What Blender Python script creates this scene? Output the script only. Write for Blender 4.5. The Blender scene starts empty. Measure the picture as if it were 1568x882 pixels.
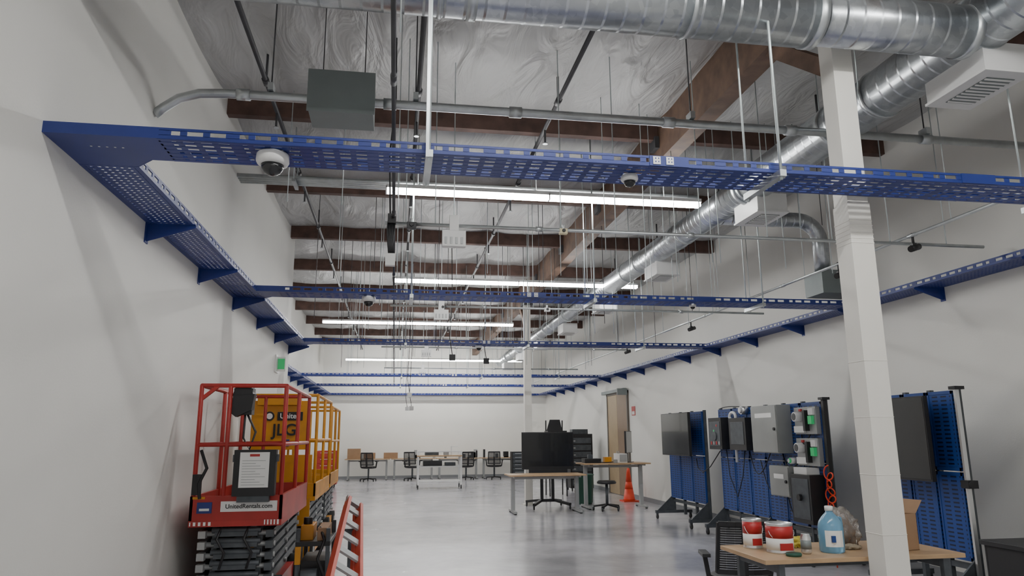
import bpy, math, random
from mathutils import Vector, Matrix
random.seed(4)
S=bpy.context.scene
# ---------------------------------------------------------------- materials
def nt(name):
    m=bpy.data.materials.new(name); m.use_nodes=True
    t=m.node_tree; b=t.nodes['Principled BSDF']
    return m,t,b
def mat(name,col,rough=.5,metal=0,noise=0,scale=5,bump=0,bscale=30,trans=0,emit=None,estr=0,coat=0):
    m,t,b=nt(name)
    b.inputs['Base Color'].default_value=(*col,1); b.inputs['Roughness'].default_value=rough
    b.inputs['Metallic'].default_value=metal
    if trans: b.inputs['Transmission Weight'].default_value=trans
    if coat: b.inputs['Coat Weight'].default_value=coat
    if emit: 
        b.inputs['Emission Color'].default_value=(*emit,1); b.inputs['Emission Strength'].default_value=estr
    g=t.nodes.new('ShaderNodeNewGeometry')
    if noise:
        n=t.nodes.new('ShaderNodeTexNoise'); n.inputs['Scale'].default_value=scale; n.inputs['Detail'].default_value=4
        t.links.new(g.outputs['Position'],n.inputs['Vector'])
        r=t.nodes.new('ShaderNodeValToRGB')
        r.color_ramp.elements[0].position=.3; r.color_ramp.elements[1].position=.7
        r.color_ramp.elements[0].color=(*[c*(1-noise) for c in col],1); r.color_ramp.elements[1].color=(*[min(1,c*(1+noise)) for c in col],1)
        t.links.new(n.outputs['Fac'],r.inputs['Fac']); t.links.new(r.outputs['Color'],b.inputs['Base Color'])
    if bump:
        n=t.nodes.new('ShaderNodeTexNoise'); n.inputs['Scale'].default_value=bscale
        t.links.new(g.outputs['Position'],n.inputs['Vector'])
        bu=t.nodes.new('ShaderNodeBump'); bu.inputs['Strength'].default_value=bump; bu.inputs['Distance'].default_value=.01
        t.links.new(n.outputs['Fac'],bu.inputs['Height']); t.links.new(bu.outputs['Normal'],b.inputs['Normal'])
    return m
WALL=mat('wall_paint',(.79,.78,.735),.6,noise=.02,scale=1.2,bump=.08,bscale=60)
TRIM=mat('baseboard_rubber',(.25,.26,.27),.5)
BLUE=mat('blue_powdercoat',(.020,.038,.205),.42,noise=.12,scale=3)
BLUE2=mat('blue_panel',(.014,.055,.24),.4)
WOODB=mat('timber_brown',(.095,.052,.040),.7,noise=.35,scale=6)
WOODG=mat('timber_glulam',(.15,.09,.06),.65,noise=.35,scale=5)
DARKP=mat('dark_pipe',(.05,.05,.055),.5,noise=.2)
STEEL=mat('galvanized',(.56,.59,.60),.38,.85,noise=.12,scale=9)
ZINC=mat('zinc_rod',(.6,.66,.66),.4,.6)
GREYBOX=mat('grey_enclosure',(.22,.25,.25),.5,.2,noise=.05)
WHITEM=mat('white_metal',(.75,.75,.74),.4,noise=.03)
COL=mat('column_paint',(.80,.78,.72),.5,noise=.02)
BLACK=mat('black_plastic',(.015,.015,.017),.45,noise=.2)
RUB=mat('rubber',(.025,.025,.025),.8,noise=.2)
SCREEN=mat('tv_screen',(.015,.016,.018),.16,coat=.3)
SCREENG=mat('tv_screen_grey',(.06,.065,.07),.2,coat=.3)
RED=mat('red_paint',(.42,.030,.024),.4,noise=.15,scale=4)
YEL=mat('yellow_paint',(.58,.25,.015),.42,noise=.15,scale=4)
ORANGE=mat('orange_fiberglass',(.60,.075,.04),.45,noise=.12)
LGREY=mat('light_grey_steel',(.38,.39,.39),.45,.3,noise=.06)
DGREY=mat('dark_grey_steel',(.08,.09,.10),.45,.3,noise=.2,scale=12)
WOODT=mat('maple_laminate',(.48,.32,.18),.4,noise=.10,scale=9)
CARD=mat('cardboard',(.34,.21,.12),.8,noise=.06,scale=10)
PAPER=mat('paper',(.82,.82,.8),.6,noise=.02)
TAN=mat('door_tan',(.40,.30,.18),.5,noise=.04)
DOORF=mat('door_frame_grey',(.15,.13,.11),.5)
CONE=mat('cone_orange',(.75,.06,.02),.45,noise=.05)
GREEN=mat('green_plastic',(.04,.42,.14),.5,emit=(.05,.6,.2),estr=.2)
DGREEN=mat('dark_green',(.02,.09,.06),.5)
REDL=mat('paint_can_red',(.45,.025,.025),.4)
ALU=mat('aluminium',(.72,.73,.74),.32,.85)
JUG=mat('jug_plastic',(.25,.55,.80),.15,trans=.45,noise=.03)
BAG=mat('bag_film',(.8,.78,.74),.18,trans=.75,bump=.8,bscale=40)
BROWN=mat('bag_filling',(.3,.17,.1),.8,noise=.4,scale=40)
CRATE=mat('black_crate',(.02,.02,.022),.5)
LAMP=mat('led_lens',(1,1,1),.5,emit=(1,.995,.975),estr=60)
def floor_mat():
    m,t,b=nt('polished_concrete'); g=t.nodes.new('ShaderNodeNewGeometry')
    n=t.nodes.new('ShaderNodeTexNoise'); n.inputs['Scale'].default_value=.8; n.inputs['Detail'].default_value=9; n.inputs['Roughness'].default_value=.7; n.inputs['Distortion'].default_value=.6
    t.links.new(g.outputs['Position'],n.inputs['Vector'])
    r=t.nodes.new('ShaderNodeValToRGB'); r.color_ramp.elements[0].position=.3; r.color_ramp.elements[1].position=.68
    r.color_ramp.elements[0].color=(.40,.395,.43,1); r.color_ramp.elements[1].color=(.63,.625,.67,1)
    t.links.new(n.outputs['Fac'],r.inputs['Fac']); t.links.new(r.outputs['Color'],b.inputs['Base Color'])
    n2=t.nodes.new('ShaderNodeTexNoise'); n2.inputs['Scale'].default_value=2.5; n2.inputs['Detail'].default_value=6
    t.links.new(g.outputs['Position'],n2.inputs['Vector'])
    mr=t.nodes.new('ShaderNodeMapRange'); mr.inputs[3].default_value=.12; mr.inputs[4].default_value=.34
    t.links.new(n2.outputs['Fac'],mr.inputs[0]); t.links.new(mr.outputs[0],b.inputs['Roughness'])
    bu=t.nodes.new('ShaderNodeBump'); bu.inputs['Strength'].default_value=.10; bu.inputs['Distance'].default_value=.02
    t.links.new(n2.outputs['Fac'],bu.inputs['Height']); t.links.new(bu.outputs['Normal'],b.inputs['Normal'])
    b.inputs['Coat Weight'].default_value=.35; b.inputs['Coat Roughness'].default_value=.13
    return m
FLOOR=floor_mat()
def ceil_mat():
    m,t,b=nt('insulation_facing'); g=t.nodes.new('ShaderNodeNewGeometry')
    b.inputs['Base Color'].default_value=(.44,.44,.43,1); b.inputs['Roughness'].default_value=.45
    mp=t.nodes.new('ShaderNodeMapping'); mp.inputs['Scale'].default_value=(2.0,.7,1)
    t.links.new(g.outputs['Position'],mp.inputs['Vector'])
    n=t.nodes.new('ShaderNodeTexNoise'); n.inputs['Scale'].default_value=1.5; n.inputs['Detail'].default_value=4; n.inputs['Distortion'].default_value=1.3
    t.links.new(mp.outputs[0],n.inputs['Vector'])
    bu=t.nodes.new('ShaderNodeBump'); bu.inputs['Strength'].default_value=.6; bu.inputs['Distance'].default_value=.12
    t.links.new(n.outputs['Fac'],bu.inputs['Height']); t.links.new(bu.outputs['Normal'],b.inputs['Normal'])
    return m
CEIL=ceil_mat()
def duct_mat(axis):
    m,t,b=nt('spiral_duct_'+axis); g=t.nodes.new('ShaderNodeNewGeometry')
    b.inputs['Metallic'].default_value=.9; b.inputs['Roughness'].default_value=.3
    v=t.nodes.new('ShaderNodeTexVoronoi'); v.inputs['Scale'].default_value=22
    t.links.new(g.outputs['Position'],v.inputs['Vector'])
    r=t.nodes.new('ShaderNodeValToRGB'); r.color_ramp.elements[0].color=(.45,.48,.51,1); r.color_ramp.elements[1].color=(.61,.64,.66,1)
    t.links.new(v.outputs['Color'],r.inputs['Fac']); t.links.new(r.outputs['Color'],b.inputs['Base Color'])
    w=t.nodes.new('ShaderNodeTexWave'); w.bands_direction=axis; w.inputs['Scale'].default_value=2.6; w.wave_profile='SAW'
    t.links.new(g.outputs['Position'],w.inputs['Vector'])
    r2=t.nodes.new('ShaderNodeValToRGB'); r2.color_ramp.elements[0].position=.82; r2.color_ramp.elements[1].position=.95
    t.links.new(w.outputs['Fac'],r2.inputs['Fac'])
    bu=t.nodes.new('ShaderNodeBump'); bu.inputs['Strength'].default_value=.6; bu.inputs['Distance'].default_value=.012
    t.links.new(r2.outputs['Color'],bu.inputs['Height']); t.links.new(bu.outputs['Normal'],b.inputs['Normal'])
    return m
DUCTX=duct_mat('X'); DUCTY=duct_mat('Y')
def peg_mat():
    m,t,b=nt('blue_slotted_panel'); g=t.nodes.new('ShaderNodeNewGeometry'); s=t.nodes.new('ShaderNodeSeparateXYZ')
    t.links.new(g.outputs['Position'],s.inputs[0])
    def fr(o,sc,th):
        a=t.nodes.new('ShaderNodeMath'); a.operation='MULTIPLY'; a.inputs[1].default_value=sc; t.links.new(o,a.inputs[0])
        f=t.nodes.new('ShaderNodeMath'); f.operation='FRACT'; t.links.new(a.outputs[0],f.inputs[0])
        c=t.nodes.new('ShaderNodeMath'); c.operation='GREATER_THAN'; c.inputs[1].default_value=th; t.links.new(f.outputs[0],c.inputs[0]); return c.outputs[0]
    y=fr(s.outputs['Y'],9,.35); z=fr(s.outputs['Z'],26,.6)
    mu=t.nodes.new('ShaderNodeMath'); mu.operation='MULTIPLY'; t.links.new(y,mu.inputs[0]); t.links.new(z,mu.inputs[1])
    mx=t.nodes.new('ShaderNodeMix'); mx.data_type='RGBA'; mx.inputs[6].default_value=(.012,.055,.25,1); mx.inputs[7].default_value=(.005,.012,.05,1)
    t.links.new(mu.outputs[0],mx.inputs[0]); t.links.new(mx.outputs[2],b.inputs['Base Color']); b.inputs['Roughness'].default_value=.4
    return m
PEG=peg_mat()
# ---------------------------------------------------------------- mesh builder
class B:
    def __init__(s,name):
        s.n=name; s.v=[]; s.f=[]; s.mi=[]; s.sm=[]; s.m=[]; s.M=Matrix()
    def _m(s,m):
        if m not in s.m: s.m.append(m)
        return s.m.index(m)
    def add(s,vs,fs,m,smooth=False):
        o=len(s.v); k=s._m(m)
        s.v+= [s.M@Vector(p) for p in vs]
        for i,f in enumerate(fs):
            s.f.append([o+a for a in f]); s.mi.append(k)
            s.sm.append(smooth if not isinstance(smooth,list) else smooth[i])
    def box(s,x0,x1,y0,y1,z0,z1,m):
        s.add([(x0,y0,z0),(x1,y0,z0),(x1,y1,z0),(x0,y1,z0),(x0,y0,z1),(x1,y0,z1),(x1,y1,z1),(x0,y1,z1)],
              [(0,3,2,1),(4,5,6,7),(0,1,5,4),(1,2,6,5),(2,3,7,6),(3,0,4,7)],m)
    def cb(s,c,d,m,rot=None):
        M0=s.M.copy(); s.M=s.M@Matrix.Translation(c)
        if rot: s.M=s.M@Matrix.Rotation(rot[0],4,'X')@Matrix.Rotation(rot[1],4,'Y')@Matrix.Rotation(rot[2],4,'Z')
        s.box(-d[0]/2,d[0]/2,-d[1]/2,d[1]/2,-d[2]/2,d[2]/2,m); s.M=M0
    def beam(s,p0,p1,w,h,m,up=(0,0,1)):
        p0=Vector(p0);p1=Vector(p1);d=(p1-p0).normalized();u=Vector(up)
        if abs(d.dot(u))>.99:u=Vector((0,1,0))
        r=d.cross(u).normalized();u=r.cross(d)
        vs=[]
        for p in(p0,p1):
            for a,b in((-1,-1),(1,-1),(1,1),(-1,1)): vs.append(p+r*a*w/2+u*b*h/2)
        s.add(vs,[(0,1,2,3),(7,6,5,4),(0,4,5,1),(1,5,6,2),(2,6,7,3),(3,7,4,0)],m)
    def cyl(s,p0,p1,r,m,seg=12,r2=None):
        p0=Vector(p0);p1=Vector(p1);d=(p1-p0).normalized();u=Vector((0,0,1)) if abs(d.z)<.9 else Vector((1,0,0))
        a=d.cross(u).normalized();b=a.cross(d); r2=r if r2 is None else r2
        vs=[]
        for p,rr in((p0,r),(p1,r2)):
            for i in range(seg):
                t=2*math.pi*i/seg; vs.append(p+a*math.cos(t)*rr+b*math.sin(t)*rr)
        fs=[(i,(i+1)%seg,seg+(i+1)%seg,seg+i) for i in range(seg)]+[tuple(range(seg))[::-1],tuple(range(seg,2*seg))]
        s.add(vs,fs,m,[True]*seg+[False]*2)
    def tube(s,pts,r,m,seg=8):
        P=[Vector(p) for p in pts]; n=len(P); vs=[]
        prev=None
        for i in range(n):
            d=(P[min(i+1,n-1)]-P[max(i-1,0)]).normalized()
            if prev is None:
                u=Vector((0,0,1)) if abs(d.z)<.9 else Vector((1,0,0)); a=d.cross(u).normalized()
            else: a=(prev-d*prev.dot(d)).normalized()
            prev=a; b=d.cross(a)
            for k in range(seg):
                t=2*math.pi*k/seg; vs.append(P[i]+a*math.cos(t)*r+b*math.sin(t)*r)
        fs=[];sm=[]
        for i in range(n-1):
            for k in range(seg): fs.append((i*seg+k,i*seg+(k+1)%seg,(i+1)*seg+(k+1)%seg,(i+1)*seg+k)); sm.append(True)
        fs+= [tuple(range(seg))[::-1],tuple(range((n-1)*seg,n*seg))]; sm+=[False,False]
        s.add(vs,fs,m,sm)
    def lathe(s,c,prof,m,seg=20,sx=1,sy=1):
        vs=[];c=Vector(c)
        for r,z in prof:
            for k in range(seg):
                t=2*math.pi*k/seg; vs.append(c+Vector((max(r,.0005)*math.cos(t)*sx,max(r,.0005)*math.sin(t)*sy,z)))
        fs=[]
        for i in range(len(prof)-1):
            for k in range(seg): fs.append((i*seg+k,i*seg+(k+1)%seg,(i+1)*seg+(k+1)%seg,(i+1)*seg+k))
        n=len(fs); fs+=[tuple(range(seg))[::-1],tuple(range((len(prof)-1)*seg,len(prof)*seg))]
        s.add(vs,fs,m,[True]*n+[False]*2)
    def prism(s,poly,off,m):
        n=len(poly);o=Vector(off);vs=[Vector(p) for p in poly]+[Vector(p)+o for p in poly]
        s.add(vs,[tuple(range(n))[::-1],tuple(range(n,2*n))]+[(i,(i+1)%n,n+(i+1)%n,n+i) for i in range(n)],m)
    def done(s,bevel=0,parent=None):
        lo=[min(v[i] for v in s.v) for i in range(3)];hi=[max(v[i] for v in s.v) for i in range(3)]
        o=Vector(((lo[0]+hi[0])/2,(lo[1]+hi[1])/2,lo[2]))
        me=bpy.data.meshes.new(s.n); me.from_pydata([tuple(v-o) for v in s.v],[],s.f)
        for m in s.m: me.materials.append(m)
        me.polygons.foreach_set('material_index',s.mi); me.polygons.foreach_set('use_smooth',s.sm); me.update()
        import bmesh
        bm=bmesh.new();bm.from_mesh(me);bmesh.ops.recalc_face_normals(bm,faces=bm.faces);bm.to_mesh(me);bm.free()
        ob=bpy.data.objects.new(s.n,me); ob.location=o; S.collection.objects.link(ob)
        if bevel:
            b=ob.modifiers.new('bevel','BEVEL'); b.width=bevel; b.segments=2; b.limit_method='ANGLE'; b.angle_limit=.9
        if parent: ob.parent=parent; ob.matrix_parent_inverse=Matrix.Translation(parent.location).inverted()
        return ob
def text(name,body,loc,rot,size,m,parent,ext=.001):
    c=bpy.data.curves.new(name,'FONT'); c.body=body; c.size=size; c.extrude=ext; c.align_x='CENTER'; c.align_y='CENTER'; c.offset=size*.015
    o=bpy.data.objects.new(name,c); o.location=loc; o.rotation_euler=rot; c.materials.append(m); S.collection.objects.link(o)
    o.parent=parent; o.matrix_parent_inverse=Matrix.Translation(parent.location).inverted(); return o
H=1.5
XL,XL2,XR,YF,YB,ZC,YJ=-1.82,-2.68,5.8,27.6,-4.5,5.07,12.7
ZW=5.4
# ---------------------------------------------------------------- shell
b=B('floor'); b.box(XL2-.2,XR+.2,YB-.2,YF+.2,-.15,0,FLOOR); b.done()
b=B('wall_left'); b.box(XL2-.2,XL,YB,YJ,0,ZW,WALL); b.done()
b=B('wall_left_recess'); b.box(XL2-.2,XL2,YJ,YF,0,ZW,WALL); b.done()
b=B('wall_right'); b.box(XR,XR+.2,YB,YF,0,ZW,WALL); b.done()
b=B('wall_far'); b.box(XL2-.2,XR+.2,YF,YF+.2,0,ZW,WALL); b.done()
b=B('wall_back'); b.box(XL2-.2,XR+.2,YB-.2,YB,0,ZW,WALL); b.done()
b=B('baseboard_left'); b.box(XL,XL+.012,YB,YJ,0,.1,TRIM); b.done()
b=B('baseboard_far'); b.box(XL2,XR,YF-.012,YF,0,.1,TRIM); b.done()
b=B('baseboard_right'); b.box(XR-.012,XR,YB,17.4,0,.1,TRIM); b.box(XR-.012,XR,19.4,YF,0,.1,TRIM); b.done()
b=B('ceiling')
from mathutils import noise as NZ
nx,ny=110,330; vs=[]
for j in range(ny+1):
    y=YB+(YF-YB)*j/ny
    for i in range(nx+1):
        x=XL2+(XR-XL2)*i/nx
        u=abs(math.sin(math.pi*(x-.13)/1.4)); w=abs(math.sin(math.pi*(y-7.4)/2.4))
        z=ZC-.11*(u**.5)*(w**.5)+.030*NZ.noise(Vector((x*2.4,y*1.1,0)))*w**.3+.018*NZ.noise(Vector((x*6,y*2.2,4)))*w**.3
        vs.append((x,y,z))
fs=[(j*(nx+1)+i,j*(nx+1)+i+1,(j+1)*(nx+1)+i+1,(j+1)*(nx+1)+i) for j in range(ny) for i in range(nx)]
b.add(vs,fs,CEIL,True); b.add([(XL2-.2,YB-.2,ZW),(XR+.2,YB-.2,ZW),(XR+.2,YF+.2,ZW),(XL2-.2,YF+.2,ZW)],[(0,1,2,3)],CEIL); b.done()
ys=[7.4+2.4*k for k in range(-4,9)]
for y in ys:
    b=B('ceiling_purlin'); xa=XL if y<YJ else XL2
    b.box(xa,2.91,y-.05,y+.05,H+3.33,ZC+.01,WOODB); b.box(3.09,XR,y-.05,y+.05,H+3.33,ZC+.01,WOODB)
    b.done()
b=B('ceiling_girder'); b.box(2.91,3.09,YB,YF,H+3.08,ZC,WOODG)
for y in ys[2:]:
    b.box(2.86,3.14,y-.09,y+.09,H+3.22,H+3.36,DARKP)
for yy in (4.17,16.3):
    b.beam((3,yy+.08,H+2.55),(3,yy+.8,H+3.12),.09,.12,WOODG)
b.box(2.88,3.12,4.02,4.32,H+3.0,H+3.1,DARKP); b.box(2.88,3.12,16.15,16.45,H+3.0,H+3.1,DARKP)
b.done()
for x in (-1.27,.15,1.53,4.35):
    b=B('sprinkler_pipe'); b.cyl((x,YB,H+3.27),(x,YF,H+3.27),.023,DARKP,8)
    for y in ys: b.cyl((x,y-1.0,H+3.27),(x,y-.9,H+3.27),.034,DARKP,8); b.cyl((x,y-.95,H+3.27),(x,y-.95,ZC-.02),.012,DARKP,6)
    for y in ys[4:]: b.cyl((x,y-.3,H+3.27),(x,y-.3,H+3.1),.012,DARKP,6); b.cyl((x,y-.3,H+3.1),(x,y-.3,H+3.09),.028,STEEL,8)
    b.done()
for X,Y in((2.99,4.17),(3.0,16.3)):
    b=B('support_column'); b.box(X-.075,X+.075,Y-.075,Y+.075,0,H+3.08,COL)
    b.box(X-.081,X+.081,Y-.081,Y+.081,0,3.0,COL)
    for z in(.9,1.25,1.6,1.95): b.box(X-.083,X+.083,Y-.083,Y+.083,z,z+.005,COL)
    for k in range(6): b.box(X-.0835,X+.0835,Y-.0835,Y+.0835,2.72+k*.03,2.728+k*.03,COL)
    b.box(X-.12,X+.12,Y-.12,Y+.12,0,.02,COL)
    b.done(.004)
# ---------------------------------------------------------------- cable trays
ZT=3.04
def tray_run(b,p0,p1,w,fine=False,pitch=.115):
    p0=Vector(p0);p1=Vector(p1);L=(p1-p0).length;d=(p1-p0).normalized()
    ang=math.atan2(d.y,d.x); M0=b.M.copy(); b.M=M0@Matrix.Translation(p0)@Matrix.Rotation(ang,4,'Z')
    hw=w/2;hh=.062
    for s_ in(-1,1):
        y0=s_*hw-.003;y1=s_*hw+.003
        b.box(0,L,y0,y1,0,.022,BLUE); b.box(0,L,y0,y1,hh-.015,hh,BLUE)
        b.box(0,L,s_*hw-(.016 if s_>0 else 0),s_*hw+(.016 if s_<0 else 0),hh-.004,hh,BLUE)
        n=int(L/pitch)
        for i in range(n+1):
            ww=.035 if i%3 else .07
            b.box(i*pitch,min(L,i*pitch+ww),y0,y1,.020,hh-.013,BLUE)
    k=8 if fine else 6
    for i in range(k+1):
        y=-hw+w*i/k; wd=.022 if fine else .024
        if i in(0,k): wd=.05
        b.box(0,L,max(-hw,y-wd/2),min(hw,y+wd/2),-.001,.004,BLUE)
    pt=.045 if fine else .09; n=int(L/pt)
    for i in range(n+1):
        ww=.025 if fine else (.032 if i%4 else .065)
        b.box(i*pt,min(L,i*pt+ww),-hw,hw,0,.003,BLUE)
    b.M=M0
def splice(b,x,y,w):
    for s_ in(-1,1): b.box(x-.12,x+.12,y+s_*(w/2+.004)-.004,y+s_*(w/2+.004)+.004,ZT,ZT+.062,BLUE)
W=.32
crossY=[3.92,8.0,12.2,18.9,22.6]
for i,y in enumerate(crossY):
    b=B('cable_tray')
    x0=(XL+.55 if y<YJ else XL2+.33); x1=XR-.33
    tray_run(b,(x0,y,ZT),(x1,y,ZT),W)
    for x in (1.55,3.6): splice(b,x,y,W)
    for x_ in(1.45,1.53):
        b.box(x_,x_+.045,y-W/2-.013,y-W/2-.008,ZT+.008,ZT+.056,WHITEM)
        for q in(.012,.030): 
            for r_ in(.02,.04): b.box(x_+q,x_+q+.006,y-W/2-.0145,y-W/2-.013,ZT+r_,ZT+r_+.008,BLUE)
    for x in (.15,2.23,4.3):
        b.box(x-.02,x+.02,y-W/2-.07,y+W/2+.07,ZT-.045,ZT-.004,STEEL)
        for s_ in(-1,1):
            b.cyl((x,y+s_*(W/2+.045),ZT-.06),(x,y+s_*(W/2+.045),H+3.5),.007 if s_>0 else .009,ZINC,6)
    if i==0: b.box(.13,.148,y-W/2-.08,y-W/2-.06,ZT-.05,H+3.45,STEEL)
    if y<YJ:
        b.prism([(XL,y-W/2,ZT),(XL+.56,y-W/2,ZT),(XL+.56,y+W/2,ZT),(XL+.43,y+W/2,ZT),(XL+.32,y+W/2+.12,ZT),(XL,y+W/2+.12,ZT)],(0,0,.004),BLUE)
        b.box(XL,XL+.56,y-W/2-.004,y-W/2,ZT,ZT+.062,BLUE)
        b.beam((XL+.43,y+W/2,ZT+.03),(XL+.32,y+W/2+.12,ZT+.03),.005,.062,BLUE)
        for k in range(5): b.box(XL+.17+k*.04,XL+.18+k*.04,y-.01,y-.002,ZT-.002,ZT,WHITEM)
    b.done()
def bracket(b,xw,y,dirx):
    b.prism([(xw,y,ZT-.001),(xw+dirx*.34,y,ZT-.001),(xw+dirx*.34,y,ZT-.025),(xw,y,ZT-.14)],(0,.006,0),BLUE)
    b.box(min(xw,xw+dirx*.34),max(xw,xw+dirx*.34),y-.02,y+.026,ZT-.006,ZT-.001,BLUE)
    b.box(min(xw,xw+dirx*.008),max(xw,xw+dirx*.008),y-.03,y+.036,ZT-.15,ZT+.05,BLUE)
b=B('wall_cable_tray'); tray_run(b,(XL+.16,3.92+W/2+.12,ZT),(XL+.16,YJ-.05,ZT),.32,True)
for k in range(6): bracket(b,XL,5.37+k*1.45,1)
b.done()
b=B('wall_cable_tray'); tray_run(b,(XL2+.16,YJ+.02,ZT),(XL2+.16,YF-.35,ZT),.32)
for k in range(10): bracket(b,XL2,13.6+k*1.4,1)
b.done()
b=B('wall_cable_tray'); tray_run(b,(XR-.16,-4,ZT),(XR-.16,YF-.02,ZT),.32,True)
for k in range(22): bracket(b,XR,-2.8+k*1.36,-1)
b.done()
b=B('wall_cable_tray'); tray_run(b,(XL2+.02,YF-.17,ZT),(XR-.34,YF-.17,ZT),.32)
b.done()
# ---------------------------------------------------------------- ducts
def duct(name,segs,axis):
    b=B(name)
    for (p0,p1,r) in segs:
        b.cyl(p0,p1,r,DUCTX if axis=='X' else DUCTY,40)
        L=(Vector(p1)-Vector(p0)).length;d=(Vector(p1)-Vector(p0)).normalized()
        n=max(1,int(L/1.5))
        for i in range(n+1):
            q=Vector(p0)+d*(L*i/n); b.cyl(q-d*.03,q+d*.03,r+.008,STEEL,40)
    return b
ZD=H+2.72; ZX=H+2.655
b=duct('spiral_duct',[((XL,3.84,ZX),(2.6,3.84,ZX),.19),((2.6,3.84,ZX),(3.72,3.84,ZX),.17)],'X')
for x in(-1.3,.2,1.75): 
    b.cyl((x-.015,3.84,ZX),(x+.015,3.84,ZX),.198,STEEL,40)
    for s_ in(-1,1): b.cyl((x,3.84+s_*.2,ZX),(x,3.84+s_*.2,H+3.5),.005,ZINC,6)
b.done()
DX=3.90
b=duct('spiral_duct',[((DX,YB,ZD+.03),(DX,7.2,ZD+.03),.2),((DX,7.2,ZD+.03),(DX,12.6,ZD+.03),.17),((DX,12.6,ZD+.03),(DX,YF-.6,ZD+.03),.14)],'Y')
for y in [.5+2.2*k for k in range(12)]:
    for s_ in(-1,1): b.cyl((DX+s_*.205,y,ZD),(DX+s_*.205,y,H+3.5),.005,ZINC,6)
    b.cyl((DX,y-.015,ZD+.03),(DX,y+.015,ZD+.03),.212 if y<7.2 else .18,STEEL,24)
b.done()
for k in range(8):
    y=4.1+3.1*k; b=B('air_diffuser'); x0,x1=DX-.05,DX+.30; z0,z1=H+2.38,H+2.6
    b.box(x0,x1,y-.27,y+.27,z0+.02,z1,WHITEM)
    b.box(x0-.012,x1+.012,y-.282,y+.282,z0,z0+.02,WHITEM)
    b.box(x0+.08,x1-.05,y-.19,y+.19,z0-.004,z0,GREYBOX)
    for j in range(9): b.box(x0+.08,x1-.05,y-.18+j*.042,y-.165+j*.042,z0-.012,z0-.003,WHITEM)
    b.done(.003)
b=B('branch_duct'); pts=[(DX+.15,8.3,H+2.75)]+[(4.6,8.3,H+2.75),(5.15,8.3,H+2.75)]+[(5.15+.3*math.sin(t),8.3,H+2.45+.3*math.cos(t)) for t in [i*math.pi/12 for i in range(1,7)]]+[(5.45,8.3,H+2.0)]
b.tube(pts,.10,DUCTX,20); b.box(5.3,XR,8.1,8.5,H+1.75,H+2.05,GREYBOX); b.done()
# ---------------------------------------------------------------- light strips
rows=[(-2.2,-.1,3.6),(2.3,-.2,3.6),(7.75,-.16,3.56),(12.5,-.1,4.4),(17.4,-1.76,2.86),(21.3,-.3,4.3),(26.0,-1.77,4.6)]
for i,(y,x0,x1) in enumerate(rows):
    z=H+2.73; n=max(1,round((x1-x0)/1.83)); L=(x1-x0)/n
    b=B('led_strip_light')
    b.box(x0,x1,y-.05,y+.05,z+.0,z+.04,WHITEM)
    for k in range(n):
        b.box(x0+k*L+.01,x0+(k+1)*L-.01,y-.045,y+.045,z-.05,z+.0,LAMP)
        b.box(x0+k*L-.005,x0+k*L+.01,y-.05,y+.05,z-.055,z+.02,WHITEM)
        b.cyl((x0+k*L+.15,y,z+.04),(x0+k*L+.15,y,H+3.5),.003,ZINC,5); b.cyl((x0+(k+1)*L-.15,y,z+.04),(x0+(k+1)*L-.15,y,H+3.5),.003,ZINC,5)
    b.done()
# ---------------------------------------------------------------- conduits
b=B('electrical_conduit')
pts=[(XL,5.3,H+2.36),(XL+.06,5.3,H+2.42),(XL+.16,5.3,H+2.5),(XL+.3,5.3,H+2.55),(XL+.5,5.3,H+2.565),(0,5.3,H+2.565),(XR,5.3,H+2.565)]
b.tube(pts,.035,STEEL,12)
for x in(-1.2,-.1,.9,2.2,3.3,4.6): b.cyl((x-.05,5.3,H+2.565),(x+.05,5.3,H+2.565),.045,STEEL,12)
for x in(-1,.1,2.4,4.6): b.cyl((x,5.3,H+2.6),(x,5.3,H+3.5),.006,DARKP,6); b.box(x-.02,x+.02,5.25,5.35,H+2.6,H+2.66,STEEL)
b.done()
b=B('junction_box'); b.box(-.70,-.22,5.14,5.46,H+2.40,H+2.72,GREYBOX); b.box(-.71,-.21,5.125,5.14,H+2.39,H+2.73,GREYBOX)
for x in(-.62,-.3): b.cyl((x,5.3,H+2.7),(x,5.3,H+3.5),.005,DARKP,6)
b.done(.005)
b=B('conduit_bundle')
for k in range(4): b.cyl((XL,8.02+.065*k,H+2.9),(3.66 if k<3 else 3.6,8.02+.065*k,H+2.9),.025,STEEL,10)
for x in(-1.2,.2,1.6,3.2): b.box(x-.02,x+.02,7.97,8.27,H+2.84,H+2.872,STEEL); b.cyl((x,7.98,H+2.85),(x,7.98,H+3.5),.005,ZINC,6); b.cyl((x,8.26,H+2.85),(x,8.26,H+3.5),.005,ZINC,6)
b.done()
ZP=H+1.77
for y,xa,xb in((5.9,-.12,5.6),(9.8,-.1,5.4),(14.5,-.3,4.9),(19,-.3,4.9)):
    b=B('suspended_pipe'); b.cyl((xa,y,ZP),(xb,y,ZP),.016,STEEL,10)
    for x in (1.2,2.6,4.1): b.cyl((x-.03,y,ZP),(x+.03,y,ZP),.024,STEEL,10)
    for x in (.05,.3,1.4,1.9,2.7,3.35,4.0,4.6,5.2):
        if x<xb: b.cyl((x,y,ZP),(x,y,H+3.5),.005,ZINC,6)
    b.done()
for x,m,r in((-.05,DARKP,.012),(4.72,STEEL,.015)):
    b=B('suspended_pipe'); b.cyl((x,2.2,ZP+.04),(x,26.8,ZP+.04),r,m,10)
    for k in range(11): b.cyl((x+.03,3+2.3*k,ZP+.04),(x+.03,3+2.3*k,H+3.5),.004,ZINC,6); b.cyl((x,3.4+2.3*k,ZP+.04),(x,3.5+2.3*k,ZP+.04),r+.005,m,10)
    b.done()
b=B('cable_bundle'); 
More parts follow.
